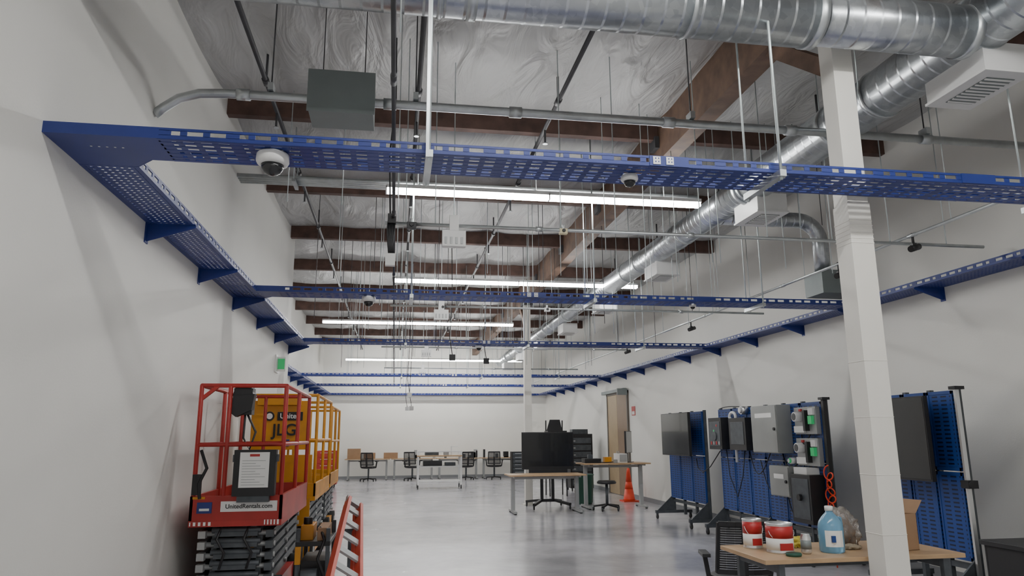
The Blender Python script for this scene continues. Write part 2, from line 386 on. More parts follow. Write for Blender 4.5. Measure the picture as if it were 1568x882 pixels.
for k in range(5): b.tube([(-.09+.012*k,5.85,ZP+.05),(-.1+.014*k,5.84,ZP-.08),(-.09+.008*k,5.84,ZP-.2),(-.08+.01*k,5.85,ZP-.3)],.009,BLACK,6)
b.box(-.11,-.03,5.82,5.88,ZP-.38,ZP-.28,WHITEM); b.box(-.10,-.03,5.81,5.87,ZP-.02,ZP+.06,BLACK)
b.tube([(-.08,5.85,ZP+.05),(-.1,5.87,ZP+.6),(-.06,5.86,ZP+1.1),(-.07,5.88,H+3.52)],.008,BLACK,6); b.done()
def ap(x,y,z,s=1):
    b=B('wireless_access_point'); b.box(x-.1*s,x+.1*s,y-.04*s,y+.03*s,z-.19*s,z-.05*s,WHITEM); b.box(x-.04*s,x+.04*s,y-.03,y+.03,z-.05*s,z+.09*s,WHITEM)
    for k in range(4): b.box(x-.08*s+k*.045*s,x-.06*s+k*.045*s,y-.045*s,y-.03*s,z-.17*s,z-.11*s,LGREY)
    b.cyl((x,y,z+.08*s),(x,y,H+3.3),.005,ZINC,6); b.done(.004)
ap(.46,5.9,ZP); ap(.6,9.8,ZP); ap(.6,14.5,ZP); ap(.7,19,ZP)
def sensor(name,x,y,z,m,s=.04):
    b=B(name); b.box(x-s,x+s,y-s*.7,y+s*.7,z-s*.8,z+s*.6,m); b.cyl((x,y-s*.7,z),(x,y-s*1.1,z),s*.45,BLACK,10); b.cyl((x,y,z),(x,y,z+.06),s*.3,STEEL,8); b.done(.003)
sensor('pipe_sensor',1.42,5.9,ZP-.01,mat('cream_plastic',(.7,.62,.4),.5),.035); sensor('pipe_sensor',.1,5.9,ZP-.01,BLACK,.04); sensor('pipe_sensor',.62,9.8,ZP-.01,BLACK); sensor('pipe_sensor',2.1,9.8,ZP-.01,WHITEM)
for (x,y) in((4.72,5.75),(4.72,6.9),(4.72,10.9),(4.72,14.2)):
    b=B('spot_camera'); b.cyl((x,y,ZP+.06),(x,y,ZP-.06),.012,BLACK,8); b.cyl((x-.05,y-.02,ZP-.1),(x+.07,y+.02,ZP-.06),.03,BLACK,12); b.box(x-.02,x+.02,y-.02,y+.02,ZP-.09,ZP-.04,BLACK); b.done()
def dome(x,y,z,r=.085):
    b=B('dome_camera'); b.lathe((x,y,z),[(r*.9,0),(r*1.02,-.01),(r*1.05,-r*.55),(r*.95,-r*.75),(r*.72,-r*.8)],WHITEM,24)
    b.lathe((x,y,z-r*.78),[(r*.72,0),(r*.68,-r*.3),(r*.5,-r*.55),(r*.25,-r*.7),(.001,-r*.74)],SCREEN,24); b.done()
dome(-.70,3.88,ZT-.002); dome(1.36,3.92,ZT-.002,.05); dome(-.32,8.0,ZT-.002,.075); dome(3.5,8.0,ZT-.002,.04); dome(1.4,12.2,ZT-.002,.06); dome(5.62,6.95,ZT+.08,.05)
b=B('hanger_wires')
for k in range(120):
    y=random.choice([6.9,9.8,9.8,12.2,12.2,14.5,16,18.9,22.6,17,21]); x=random.uniform(-1.4,5.3)
    b.cyl((x,y+.17,H+random.choice([1.6,1.8,2.3])),(x,y+.17,H+3.5),.0045,ZINC if random.random()<.7 else DARKP,5)
for x in(2.05,2.5,3.3,3.4,4.25,4.9,5.1): b.cyl((x,6.3+x*.2,H+1.8),(x,6.3+x*.2,H+3.5),.005,ZINC,5)
b.done()
b=B('pendant_cable')
for (x,y,z) in((.28,16,H+.95),(.35,17,H+.7),(.3,20,H+.8),(.9,12.0,H+1.35),(1.6,13,H+1.4)):
    b.tube([(x,y,H+3.5),(x+.02,y,H+2.2),(x-.02,y,z+.3),(x+.03,y,z)],.007,BLACK,6); b.box(x-.02,x+.08,y-.03,y+.03,z-.1,z,WHITEM if y>15 else BLACK)
b.done()
b=B('exit_sign'); b.box(XL,XL+.02,11.3,11.6,2.48,2.74,WHITEM); b.box(XL+.02,XL+.14,11.42,11.46,2.5,2.72,PAPER); b.box(XL+.03,XL+.13,11.412,11.42,2.53,2.69,GREEN); b.done()
# ---------------------------------------------------------------- door, signs
b=B('door_1'); y0,y1=17.55,19.2; DC=mat('door_clay',(.25,.17,.11),.5,noise=.05)
b.box(XR-.05,XR-.001,y0-.07,y0,0,2.62,DOORF); b.box(XR-.05,XR-.001,y1,y1+.07,0,2.62,DOORF); b.box(XR-.05,XR-.001,y0-.07,y1+.07,2.55,2.62,DOORF)
b.box(XR-.035,XR-.002,y0,(y0+y1)/2-.004,0.01,2.55,DC); b.box(XR-.035,XR-.002,(y0+y1)/2+.004,y1,0.01,2.55,TAN)
for y in((y0+y1)/2-.08,(y0+y1)/2+.08): b.box(XR-.06,XR-.035,y-.02,y+.02,.95,1.1,ALU); b.cyl((XR-.08,y-.06,1.03),(XR-.08,y+.06,1.03),.01,ALU,8)
b.box(XR-.3,XR-.04,y0-.1,y0-.05,2.5,2.66,GREYBOX); b.box(XR-.12,XR-.03,y0,y1+.3,2.6,2.68,GREYBOX)
b.done(.003)
b=B('wall_sign'); b.box(XR-.012,XR,17.0,17.25,1.98,2.2,REDL); b.box(XR-.014,XR-.012,17.03,17.22,2.0,2.08,PAPER); b.done()
# ---------------------------------------------------------------- furniture
def caster(b,x,y,z=0,r=.035,m=RUB):
    b.cyl((x-.012,y,z+r),(x+.012,y,z+r),r,m,14); b.box(x-.018,x+.018,y-.02,y+.02,z+r,z+r*2+.01,DGREY)
def desk(name,x0,x1,y0,y1,z,top=WOODT,leg=LGREY,T=True):
    b=B(name); b.box(x0,x1,y0,y1,z-.028,z,top)
    for x in(x0+.12,x1-.12):
        ym=(y0+y1)/2
        if T:
            b.box(x-.03,x+.03,y0+.02,y1-.02,.02,.06,leg); b.box(x-.035,x+.035,ym-.05,ym+.05,.06,z-.06,leg)
            b.box(x-.02,x+.02,y0+.05,y1-.05,z-.06,z-.028,leg)
            for y in(y0+.05,y1-.05): b.cyl((x,y,0),(x,y,.025),.025,RUB,10)
        else:
            for y in(y0+.05,y1-.05): b.box(x-.02,x+.02,y-.02,y+.02,0,z-.028,leg)
            b.box(x-.015,x+.015,y0+.05,y1-.05,z-.09,z-.028,leg)
    b.box(x0+.12,x1-.12,(y0+y1)/2-.02,(y0+y1)/2+.02,z-.1,z-.05,leg)
    return b.done(.004)
desk('folding_worktable',2.25,3.62,4.29,4.92,.75,T=False,leg=DGREY)
desk('standing_desk',2.25,3.80,14.25,14.98,.75); desk('standing_desk',3.92,5.38,14.9,15.62,.93)
for i in range(4): desk('wall_desk',-1.7+i*1.62,-.12+i*1.62,26.5,27.25,.74)
def chair(loc,rz,name='office_chair',sc=1):
    b=B(name); b.M=Matrix.Scale(sc,4); 
    for k in range(5):
        t=2*math.pi*k/5; c,s_=math.cos(t),math.sin(t)
        b.beam((0,0,.1),(.28*c,.28*s_,.075),.04,.03,BLACK); caster(b,.28*c,.28*s_,0,.028)
    b.cyl((0,0,.08),(0,0,.42),.03,DGREY,12)
    b.lathe((0,0,.43),[(.17,0),(.25,.01),(.265,.04),(.25,.07),(.2,.08)],BLACK,20,1,.95)
    b.box(-.2,.2,.2,.25,.46,.5,BLACK)
    pts=[]
    for i in range(7):
        u=-1+2*i/6; pts.append((u*.22,.25-.05*u*u))
    for i in range(6):
        (xa,ya),(xb,yb)=pts[i],pts[i+1]
        b.prism([(xa,ya,.54),(xb,yb,.54),(xb,yb+.005,.58),(xa,ya+.005,.58)],(0,.025,0),BLACK)
        b.prism([(xa*.92,ya+.065,.94),(xb*.92,yb+.065,.94),(xb*.9,yb+.07,.98),(xa*.9,ya+.07,.98)],(0,.025,0),BLACK)
        for k in range(19):
            z=.585+k*.019; q=(z-.56)/.42*.07
            b.prism([(xa*.97,ya+q,z),(xb*.97,yb+q,z),(xb*.97,yb+q+.002,z+.014),(xa*.97,ya+q+.002,z+.014)],(0,.006,0),BLACK)
    for i in(0,3,6):
        xa,ya=pts[i]; b.beam((xa,ya+.012,.55),(xa*.9,ya+.082,.97),.03,.025,BLACK)
    b.beam((0,.24,.44),(0,.31,.8),.06,.03,BLACK)
    for s_ in(-1,1):
        b.beam((s_*.26,.02,.46),(s_*.29,.02,.66),.03,.04,BLACK); b.box(s_*.29-.035,s_*.29+.035,-.12,.14,.66,.69,BLACK)
    b.M=Matrix()
    o=b.done(.003); o.location=(loc[0],loc[1],0); o.rotation_euler[2]=rz; return o
chair((2.66,5.5),math.radians(165),sc=.88)
for x,rz in((-.85,2.9),(.65,.4),(2.55,3.3),(3.55,3.0)): chair((x,26.0),rz)
b=B('rolling_stool')
for k in range(5):
    t=2*math.pi*k/5+.3; c,s_=math.cos(t),math.sin(t)
    b.beam((4.35,14.75,.12),(4.35+.28*c,14.75+.28*s_,.08),.04,.035,BLACK); caster(b,4.35+.28*c,14.75+.28*s_,0,.03)
b.cyl((4.35,14.75,.1),(4.35,14.75,.52),.03,DGREY,12); b.lathe((4.35,14.75,.52),[(.1,0),(.19,.01),(.2,.04),(.17,.07)],BLACK,24); b.done()
def cbox(x,y,z,w,d,h,openf=False,rz=0):
    b=B('cardboard_box'); b.M=Matrix.Translation((x,y,z))@Matrix.Rotation(rz,4,'Z'); t=.006
    b.box(-w/2,w/2,-d/2,-d/2+t,0,h,CARD); b.box(-w/2,w/2,d/2-t,d/2,0,h,CARD); b.box(-w/2,-w/2+t,-d/2+t,d/2-t,0,h,CARD); b.box(w/2-t,w/2,-d/2+t,d/2-t,0,h,CARD); b.box(-w/2,w/2,-d/2,d/2,0,t,CARD)
    if openf:
        b.prism([(w/2,-d/2,h),(w/2,d/2,h),(w/2+.07,d/2,h+.08),(w/2+.07,-d/2,h+.08)],(.004,0,.003),CARD)
        b.prism([(-w/2,-d/2,h),(-w/2,d/2,h),(-w/2-.03,d/2,h+.05),(-w/2-.03,-d/2,h+.05)],(-.004,0,.003),CARD)
        b.prism([(-w/2,d/2,h),(w/2,d/2,h),(w/2,d/2+.06,h+.07),(-w/2,d/2+.06,h+.07)],(0,.003,.003),CARD)
    else: b.box(-w/2,w/2,-d/2,d/2,h,h+t,CARD); b.box(-w/2,w/2,-.03,.03,h+t,h+t+.001,PAPER)
    b.done()
cbox(-1.4,26.9,.74,.45,.35,.35); cbox(-.85,26.9,.74,.4,.35,.2); cbox(-.1,26.9,.74,.5,.35,.2)
cbox(3.32,4.52,.75,.18,.17,.23,True,.25)
b=B('desktop_clutter')
for k in range(16):
    x=random.uniform(.6,4.4); w=random.uniform(.05,.2); b.box(x,x+w,26.7,26.85,.74,.74+random.uniform(.04,.3),random.choice([BLACK,WHITEM,LGREY,DGREY]))
b.done(.004)
b=B('tool_chest'); b.box(4.2,4.85,26.0,26.45,.12,.95,BLACK)
for k in range(6): b.box(4.23,4.82,25.985,26.0,.16+k*.13,.27+k*.13,DGREY); b.box(4.3,4.75,25.97,25.985,.23+k*.13,.245+k*.13,ALU)
for x in(4.27,4.78):
    for y in(26.06,26.38): caster(b,x,y,0,.045)
b.done(.004)
b=B('rolling_workbench'); x0,x1,y0,y1=.72,1.98,21.7,22.4
for x in(x0,x1):
    for y in(y0,y1): b.box(x-.025,x+.025,y-.025,y+.025,.12,1.08,WHITEM); caster(b,x,y,0,.05)
for z in(.2,.62,.92): b.box(x0,x1,y0,y1,z,z+.035,WHITEM)
b.box(x0-.03,x1+.03,y0-.03,y1+.03,.92,.96,WOODT)
for y in(y0,y1): b.box(x0,x1,y-.015,y+.015,1.05,1.08,WHITEM)
b.box(x0+.15,x0+.7,y0+.08,y0+.5,.66,.80,BLACK); b.box(x0+.8,x0+1.1,y0+.1,y0+.5,.66,.75,DGREY); b.box(x0+.2,x0+.6,y0+.1,y0+.5,.96,1.05,DGREY); b.box(x0+.75,x0+.9,y0+.1,y0+.3,.96,1.08,LGREY)
b.box(x1-.3,x1-.27,y0+.1,y0+.13,.96,1.22,WHITEM); b.box(x1-.3,x1-.1,y0+.1,y0+.13,1.2,1.22,WHITEM)
b.done(.004)
b=B('mobile_tv_stand'); cx,cy=3.28,15.5
b.box(cx-.57,cx+.57,cy-.03,cy+.02,.80,1.58,BLACK); b.box(cx-.555,cx+.555,cy-.034,cy-.03,.86,1.565,SCREEN)
b.box(cx-.35,cx+.35,cy+.02,cy+.07,.95,1.45,DGREY)
for x in(-.12,.12): b.box(cx+x-.03,cx+x+.03,cy+.07,cy+.13,.12,1.4,BLACK)
b.box(cx-.4,cx+.4,cy+.05,cy+.4,.66,.69,BLACK); b.box(cx-.42,cx+.42,cy-.04,cy,.72,.80,BLACK)
for x in(-.12,.12):
    b.beam((cx+x,cy+.1,.16),(cx+x*3.2,cy-.38,.1),.06,.05,BLACK); b.beam((cx+x,cy+.1,.16),(cx+x*3.2,cy+.5,.1),.06,.05,BLACK)
    caster(b,cx+x*3.2,cy-.36,0,.04); caster(b,cx+x*3.2,cy+.48,0,.04)
b.box(cx-.2,cx+.2,cy+.06,cy+.12,.12,.18,BLACK)
b.done(.005)
b=B('computer_monitor'); x,y=5.03,15.3
b.M=Matrix.Translation((x,y,.93))@Matrix.Rotation(math.radians(60),4,'Z')
b.box(-.3,.3,-.015,.02,.2,.66,BLACK); b.box(-.29,.29,-.018,-.015,.21,.65,SCREEN); b.box(-.03,.03,.02,.05,.0,.45,BLACK); b.box(-.14,.14,-.08,.12,0,.012,BLACK); b.done(.004)
b=B('cpu_unit'); b.box(4.75,4.93,15.1,15.5,.93,1.12,WHITEM); b.box(4.76,4.92,15.095,15.1,.95,1.1,LGREY); b.done(.004)
b=B('desk_equipment'); b.box(4.0,4.35,15.1,15.4,.93,1.02,BLACK); b.box(4.1,4.2,15.2,15.3,1.02,1.1,DGREY); b.box(4.45,4.6,15.15,15.3,.93,1.05,YEL); b.box(4.62,4.7,15.05,15.12,.93,1.0,LGREY); b.tube([(4.3,15.1,.95),(4.4,15.05,.94),(4.5,15.1,.94),(4.6,15.05,.95)],.01,BLACK); b.done(.004)
b=B('waste_bin'); b.lathe((4.25,16.2,0),[(.17,0),(.19,.05),(.22,.62),(.235,.64),(.22,.65)],DGREEN,20); b.done()
b=B('equipment_rack'); b.box(4.85,5.5,19.9,20.5,.08,1.55,BLACK)
for k in range(7): b.box(4.9,5.45,19.88,19.9,.15+k*.19,.30+k*.19,DGREY); b.box(4.93,5.0,19.87,19.88,.2+k*.19,.23+k*.19,LGREY)
for x in(4.9,5.45):
    for y in(19.95,20.45): caster(b,x,y,0,.035)
b.box(4.95,5.4,20,20.3,1.55,1.68,DGREY); b.done(.004)
b=B('stacked_chair'); b.M=Matrix.Translation((4.15,18.6,0))
for x in(-.22,.22):
    b.beam((x,-.25,0),(x,-.2,1.3),.03,.03,BLACK); b.beam((x,.25,0),(x,.15,1.9),.03,.03,BLACK)
b.box(-.25,.25,-.25,.2,1.55,1.63,BLACK); b.prism([(-.22,.12,1.6),(.22,.12,1.6),(.17,.2,1.92),(-.1,.2,1.92)],(0,.03,0),BLACK); b.box(-.22,.22,-.2,.2,.7,.74,BLACK); b.box(-.25,.25,-.2,.22,1.2,1.5,BLACK); b.done(.004)
b=B('traffic_cone'); b.box(5.25,5.61,16.42,16.78,0,.03,CONE); b.lathe((5.43,16.6,.03),[(.14,0),(.13,.03),(.095,.25)],CONE,24); b.lathe((5.43,16.6,.28),[(.0955,0),(.07,.16)],CONE,24); b.lathe((5.43,16.6,.44),[(.07,0),(.04,.25),(.03,.3),(.02,.31)],CONE,24); b.done()
# ---------------------------------------------------------------- slotted display panels
XP=5.1
def pegboard(y0,y1,cols,right_rail=False):
    b=B('slotted_panel_stand'); z0,z1=.38,1.89; w=(y1-y0)/cols
    for i in range(cols):
        a=y0+i*w+.012; c=y0+(i+1)*w-.012; zm=(z0+z1)/2+.02
        for za,zb in((z0,zm-.006),(zm+.006,z1)):
            b.box(XP,XP+.025,a,c,za,zb,PEG)
            b.box(XP-.004,XP,a,a+.02,za,zb,BLUE2); b.box(XP-.004,XP,c-.02,c,za,zb,BLUE2)
            b.box(XP-.004,XP,a,c,zb-.03,zb,BLUE2); b.box(XP-.004,XP,a,c,za,za+.03,BLUE2)
    for i in range(cols+1):
        y=y0+i*w; b.box(XP+.026,XP+.07,y-.022,y+.022,.12,z1+.02,DGREY)
    for y in (y0,y1)+(((y0+y1)/2,) if cols>3 else ()):
        b.box(XP-.32,XP+.38,y-.03,y+.03,.10,.15,DGREY)
        b.prism([(XP+.03,y-.01,.15),(XP-.28,y-.01,.15),(XP+.03,y-.01,.42)],(0,.02,0),DGREY)
        caster(b,XP-.29,y,0,.045); caster(b,XP+.35,y,0,.045)
    b.box(XP+.03,XP+.07,y0,y1,.3,.35,DGREY); b.box(XP+.03,XP+.07,y0,y1,z1-.04,z1,DGREY)
    if right_rail:
        b.box(XP-.012,XP+.028,y0-.045,y0-.02,.14,1.93,ALU)
        b.cb((XP,y0-.05,1.91),(.10,.08,.03),BLACK); b.cb((XP,y0-.06,1.05),(.1,.09,.07),BLACK); b.cyl((XP-.02,y0-.12,1.05),(XP-.02,y0-.02,1.05),.03,BLACK,12)
    return b
b=pegboard(5.95,6.98,3,right_rail=True); b.done()
b=pegboard(8.06,10.92,6,right_rail=False); b.box(XP-.02,XP+.03,7.99,8.04,.3,1.93,BLACK); b.cb((XP,8.0,1.92),(.1,.09,.03),BLACK); b.done()
b=pegboard(11.55,13.1,3); b.done()
def tv(y0,y1,z0,z1,x,m):
    b=B('wall_mounted_tv'); b.box(x,x+.045,y0,y1,z0,z1,BLACK); b.box(x-.003,x,y0+.012,y1-.012,z0+.02,z1-.012,m)
    b.box(x+.045,x+.075,y0+.3,y1-.3,z0+.15,z1-.15,DGREY); b.box(x+.075,XP-.005,(y0+y1)/2-.12,(y0+y1)/2+.12,(z0+z1)/2-.12,(z0+z1)/2+.12,DGREY); b.done(.004)
tv(6.12,7.0,1.06,1.85,4.92,SCREEN); tv(11.6,12.85,1.15,1.88,4.87,SCREENG)
def dev(name,y0,y1,z0,z1,dpt,m,extra=None,bev=.006):
    b=B(name); x=XP-.004-dpt; b.box(x,XP-.004,y0,y1,z0,z1,m)
    if extra: extra(b,x,y0,y1,z0,z1)
    return b.done(bev)
def ex_led(b,x,y0,y1,z0,z1):
    b.box(x-.006,x,y0+.04,y1-.04,z0+.05,z1-.06,DGREY); b.cyl((x-.01,y0+.15,z1-.12),(x,y0+.15,z1-.12),.02,REDL,12); b.cyl((x-.01,y0+.25,z1-.2),(x,y0+.25,z1-.2),.02,GREEN,12); b.cyl((x-.02,(y0+y1)/2,z0+.2),(x,(y0+y1)/2,z0+.2),.07,DGREY,20)
    for k in range(4): b.box(x-.012,x-.006,y0+.06+k*.09,y0+.1+k*.09,z0+.07,z0+.12,REDL if k%2 else LGREY)
def ex_door(b,x,y0,y1,z0,z1):
    b.box(x-.012,x,y0+.012,y1-.012,z0+.012,z1-.012,m_cab); b.cyl((x-.03,y0+.06,(z0+z1)/2),(x-.012,y0+.06,(z0+z1)/2),.02,BLACK,12); b.box(x-.014,x-.012,y0+.12,y1-.12,z1-.16,z1-.1,PAPER)
m_cab=mat('cabinet_grey',(.30,.31,.30),.4,.3,noise=.04)
dev('black_charger_unit',10.5,10.95,1.28,1.76,.16,BLACK,ex_led)
dev('black_wallbox',9.68,10.2,1.28,1.74,.18,BLACK,lambda b,x,y0,y1,z0,z1:b.box(x-.005,x,y0+.06,y1-.06,z0+.08,z1-.06,DGREY))
dev('electrical_cabinet',8.76,9.44,1.26,1.88,.2,m_cab,ex_door)
dev('small_electrical_cabinet',8.64,9.12,.72,1.1,.16,m_cab,ex_door)
dev('black_charging_station',8.12,8.56,.45,1.02,.2,BLACK,lambda b,x,y0,y1,z0,z1:(b.box(x-.005,x,y0+.04,y1-.04,z0+.05,z1-.05,DGREY),b.box(x+.03,XP-.004,y0+.1,y1-.05,z1,z1+.08,WHITEM),b.cyl((x-.04,y0+.22,z0+.3),(x,y0+.22,z0+.3),.04,BLACK,16)))
def ex_meter(b,x,y0,y1,z0,z1):
    ym=(y0+y1)/2
    b.cyl((x-.09,ym+.10,(z0+z1)/2+.05),(x,ym+.10,(z0+z1)/2+.05),.06,WHITEM,24); b.cyl((x-.095,ym+.10,(z0+z1)/2+.05),(x-.09,ym+.10,(z0+z1)/2+.05),.045,SCREENG,24)
    b.box(x-.04,x,y0+.04,y0+.12,z0+.12,z0+.22,GREEN); b.box(x-.06,x,y0+.15,y0+.2,z0+.04,z1-.04,BLACK); b.box(x-.03,x,ym,y1-.02,z0+.02,z0+.1,PAPER)
    b.box(x-.03,x,y0+.02,y0+.12,z1-.1,z1-.02,WHITEM); b.box(x-.02,x,ym+.05,ym+.1,z1-.05,z1-.02,REDL)
for z in(1.5,1.12): dev('meter_assembly',8.1,8.58,z,z+.33,.06,LGREY,ex_meter)
def cyl_dev(y,z,r,m): 
    b=B('meter_module'); b.cyl((XP-.004,y,z),(XP-.1,y,z),r,m,24); b.cyl((XP-.1,y,z),(XP-.12,y,z),r*.75,GREEN if m==WHITEM else m,24); b.cyl((XP-.12,y,z),(XP-.125,y,z),r*.6,WHITEM,24); b.done()
cyl_dev(8.7,1.17,.04,WHITEM); cyl_dev(9.95,1.85,.06,ALU)
b=B('hose_coil'); b.tube([(XP-.06,10.3+.1*math.cos(t),1.76+.07*math.sin(t)) for t in [i*.35 for i in range(19)]]+[(XP-.08,10.25,1.6),(XP-.07,10.22,1.3),(XP-.06,10.25,1.1)],.022,WHITEM,10); b.done()
b=B('orange_extension_cord'); p=[]
for i in range(80):
    t=i*.45; p.append((XP-.05-.02*math.sin(t*.7),7.96+.07*math.sin(t),1.08-.0062*i+.06*math.cos(t)))
p+= [(XP-.05,7.93,.45),(XP-.1,7.9,.25),(XP-.12,7.85,.02)]
b.tube(p,.008,CONE,6); b.done()
b=B('black_power_cord'); b.tube([(XP-.03,11.8,1.1),(XP-.05,11.7,.95),(XP-.1,11.4,.9),(XP-.08,11.15,1.0),(XP-.06,10.8,1.25)],.008,BLACK,6); b.tube([(XP-.05,10.6,1.28),(XP-.07,10.5,.9),(XP-.06,10.3,.6),(XP-.06,10.1,.9),(XP-.05,10.0,1.27)],.007,BLACK,6)
for a,c,z,d in((9.9,9.3,1.26,.3),(9.0,8.5,1.25,.18),(8.5,8.3,1.5,.12),(8.95,8.45,.72,.25),(10.8,10.0,1.9,-.02),(9.6,8.9,1.15,.4)):
    b.tube([(XP-.03-.04*math.sin(math.pi*i/8),a+(c-a)*i/8,z-d*math.sin(math.pi*i/8)) for i in range(9)],.007,BLACK,6)
b.done()
b=B('equipment_case'); b.box(4.82,5.55,4.95,4.97,.05,.60,CRATE); b.box(4.82,5.55,5.48,5.5,.05,.60,CRATE); b.box(4.82,4.84,4.97,5.48,.05,.6,CRATE); b.box(5.53,5.55,4.97,5.48,.05,.6,CRATE); b.box(4.82,5.55,4.95,5.5,.05,.08,CRATE); b.box(4.80,5.57,4.93,5.52,.6,.64,CRATE)
for k in range(3): b.box(4.9,5.45,4.94,4.95,.12+k*.16,.24+k*.16,DGREY)
for x in(4.88,5.5):
    for y in(5.0,5.45): b.cyl((x,y,0),(x,y,.05),.025,RUB,10)
b.done(.008)
# ---------------------------------------------------------------- items on near table
def paintcan(x,y,r,h):
    b=B('paint_can'); b.lathe((x,y,.75),[(r,0),(r*1.02,.006),(r,.01),(r,h-.012),(r*1.03,h-.008),(r*1.03,h),(r*.9,h),(r*.88,h-.008),(.001,h-.008)],ALU,28)
    b.lathe((x,y,.75),[(r*1.006,.02),(r*1.006,h*.5)],PAPER,28); b.lathe((x,y,.75),[(r*1.007,h*.5),(r*1.007,h-.018)],REDL,28)
    b.box(x-r*.5,x+r*.5,y-r*1.03,y-r*.9,.75+h*.12,.75+h*.35,REDL)
    b.tube([(x+r*1.04*math.cos(a),y-r*.3-.03*math.sin(a),.75+h*.75-.07*math.sin(a)) for a in [i*math.pi/10 for i in range(11)]],.0025,ALU,6); b.done()
paintcan(2.42,4.77,.063,.19); paintcan(2.50,4.56,.085,.185)
b=B('can_lid'); b.lathe((2.5,4.40,.75),[(.045,0),(.05,.012),(.045,.02),(.001,.018)],DGREEN,20); b.done()
b=B('beverage_can'); b.lathe((2.63,4.47,.75),[(.024,0),(.032,.01),(.033,.015),(.033,.1),(.026,.118),(.027,.122),(.001,.118)],ALU,20); b.lathe((2.63,4.47,.75),[(.0334,.03),(.0334,.085)],GREYBOX,20); b.done()
b=B('liquid_jug'); b.lathe((2.83,4.50,.75),[(.07,0),(.078,.01),(.078,.16),(.07,.19),(.05,.22),(.026,.245),(.022,.25),(.022,.262)],JUG,28)
b.lathe((2.83,4.50,.75),[(.026,.258),(.026,.285),(.022,.288),(.001,.288)],PAPER,20)
for a in range(5):
    t=-2.6+a*.3
    b.add([(2.83+.0795*math.cos(q),4.50+.0795*math.sin(q),z) for z in(.79,.89) for q in(t,t+.3)],[(0,1,3,2)],PAPER)
b.box(2.785,2.81,4.416,4.428,.82,.86,BLUE2); b.tube([(2.87,4.5,.965),(2.905,4.5,.96),(2.91,4.5,.92),(2.895,4.5,.88)],.01,JUG,8); b.done()
def blob(name,c,r,m,inner=None,sx=1,sy=1,sz=1,seed=1,amp=.25):
    import bmesh
    N=NZ
    bm=bmesh.new(); bmesh.ops.create_icosphere(bm,subdivisions=4,radius=1)
    b=B(name)
    def put(rr,mm,am,sd):
        vs=[];
        for v in bm.verts:
            n=N.noise(v.co*2.5+Vector((sd,0,0)))*am+N.noise(v.co*7+Vector((0,sd,0)))*am*.4
            q=v.co*(1+n); z=max(q.z,-.75)
            vs.append((c[0]+q.x*rr*sx,c[1]+q.y*rr*sy,c[2]+(z+.75)*rr*sz))
        b.add(vs,[[v.index for v in f.verts] for f in bm.faces],mm,True)
    put(r,m,amp,seed)
    if inner: put(r*.7,inner,.4,seed+5)
    bm.free(); return b.done()
blob('plastic_bag',(3.07,4.74,.75),.10,BAG,BROWN,1,1,1.3,3,.5)
blob('yellow_cloth',(2.72,4.74,.75),.07,mat('yellow_cloth',(.6,.5,.08),.9,noise=.15,scale=30),None,1.1,.8,.55,7,.6)
blob('paper_wrap',(3.02,4.58,.75),.045,mat('kraft_paper',(.45,.38,.28),.8,noise=.1),None,1.3,.8,.4,9,.5)
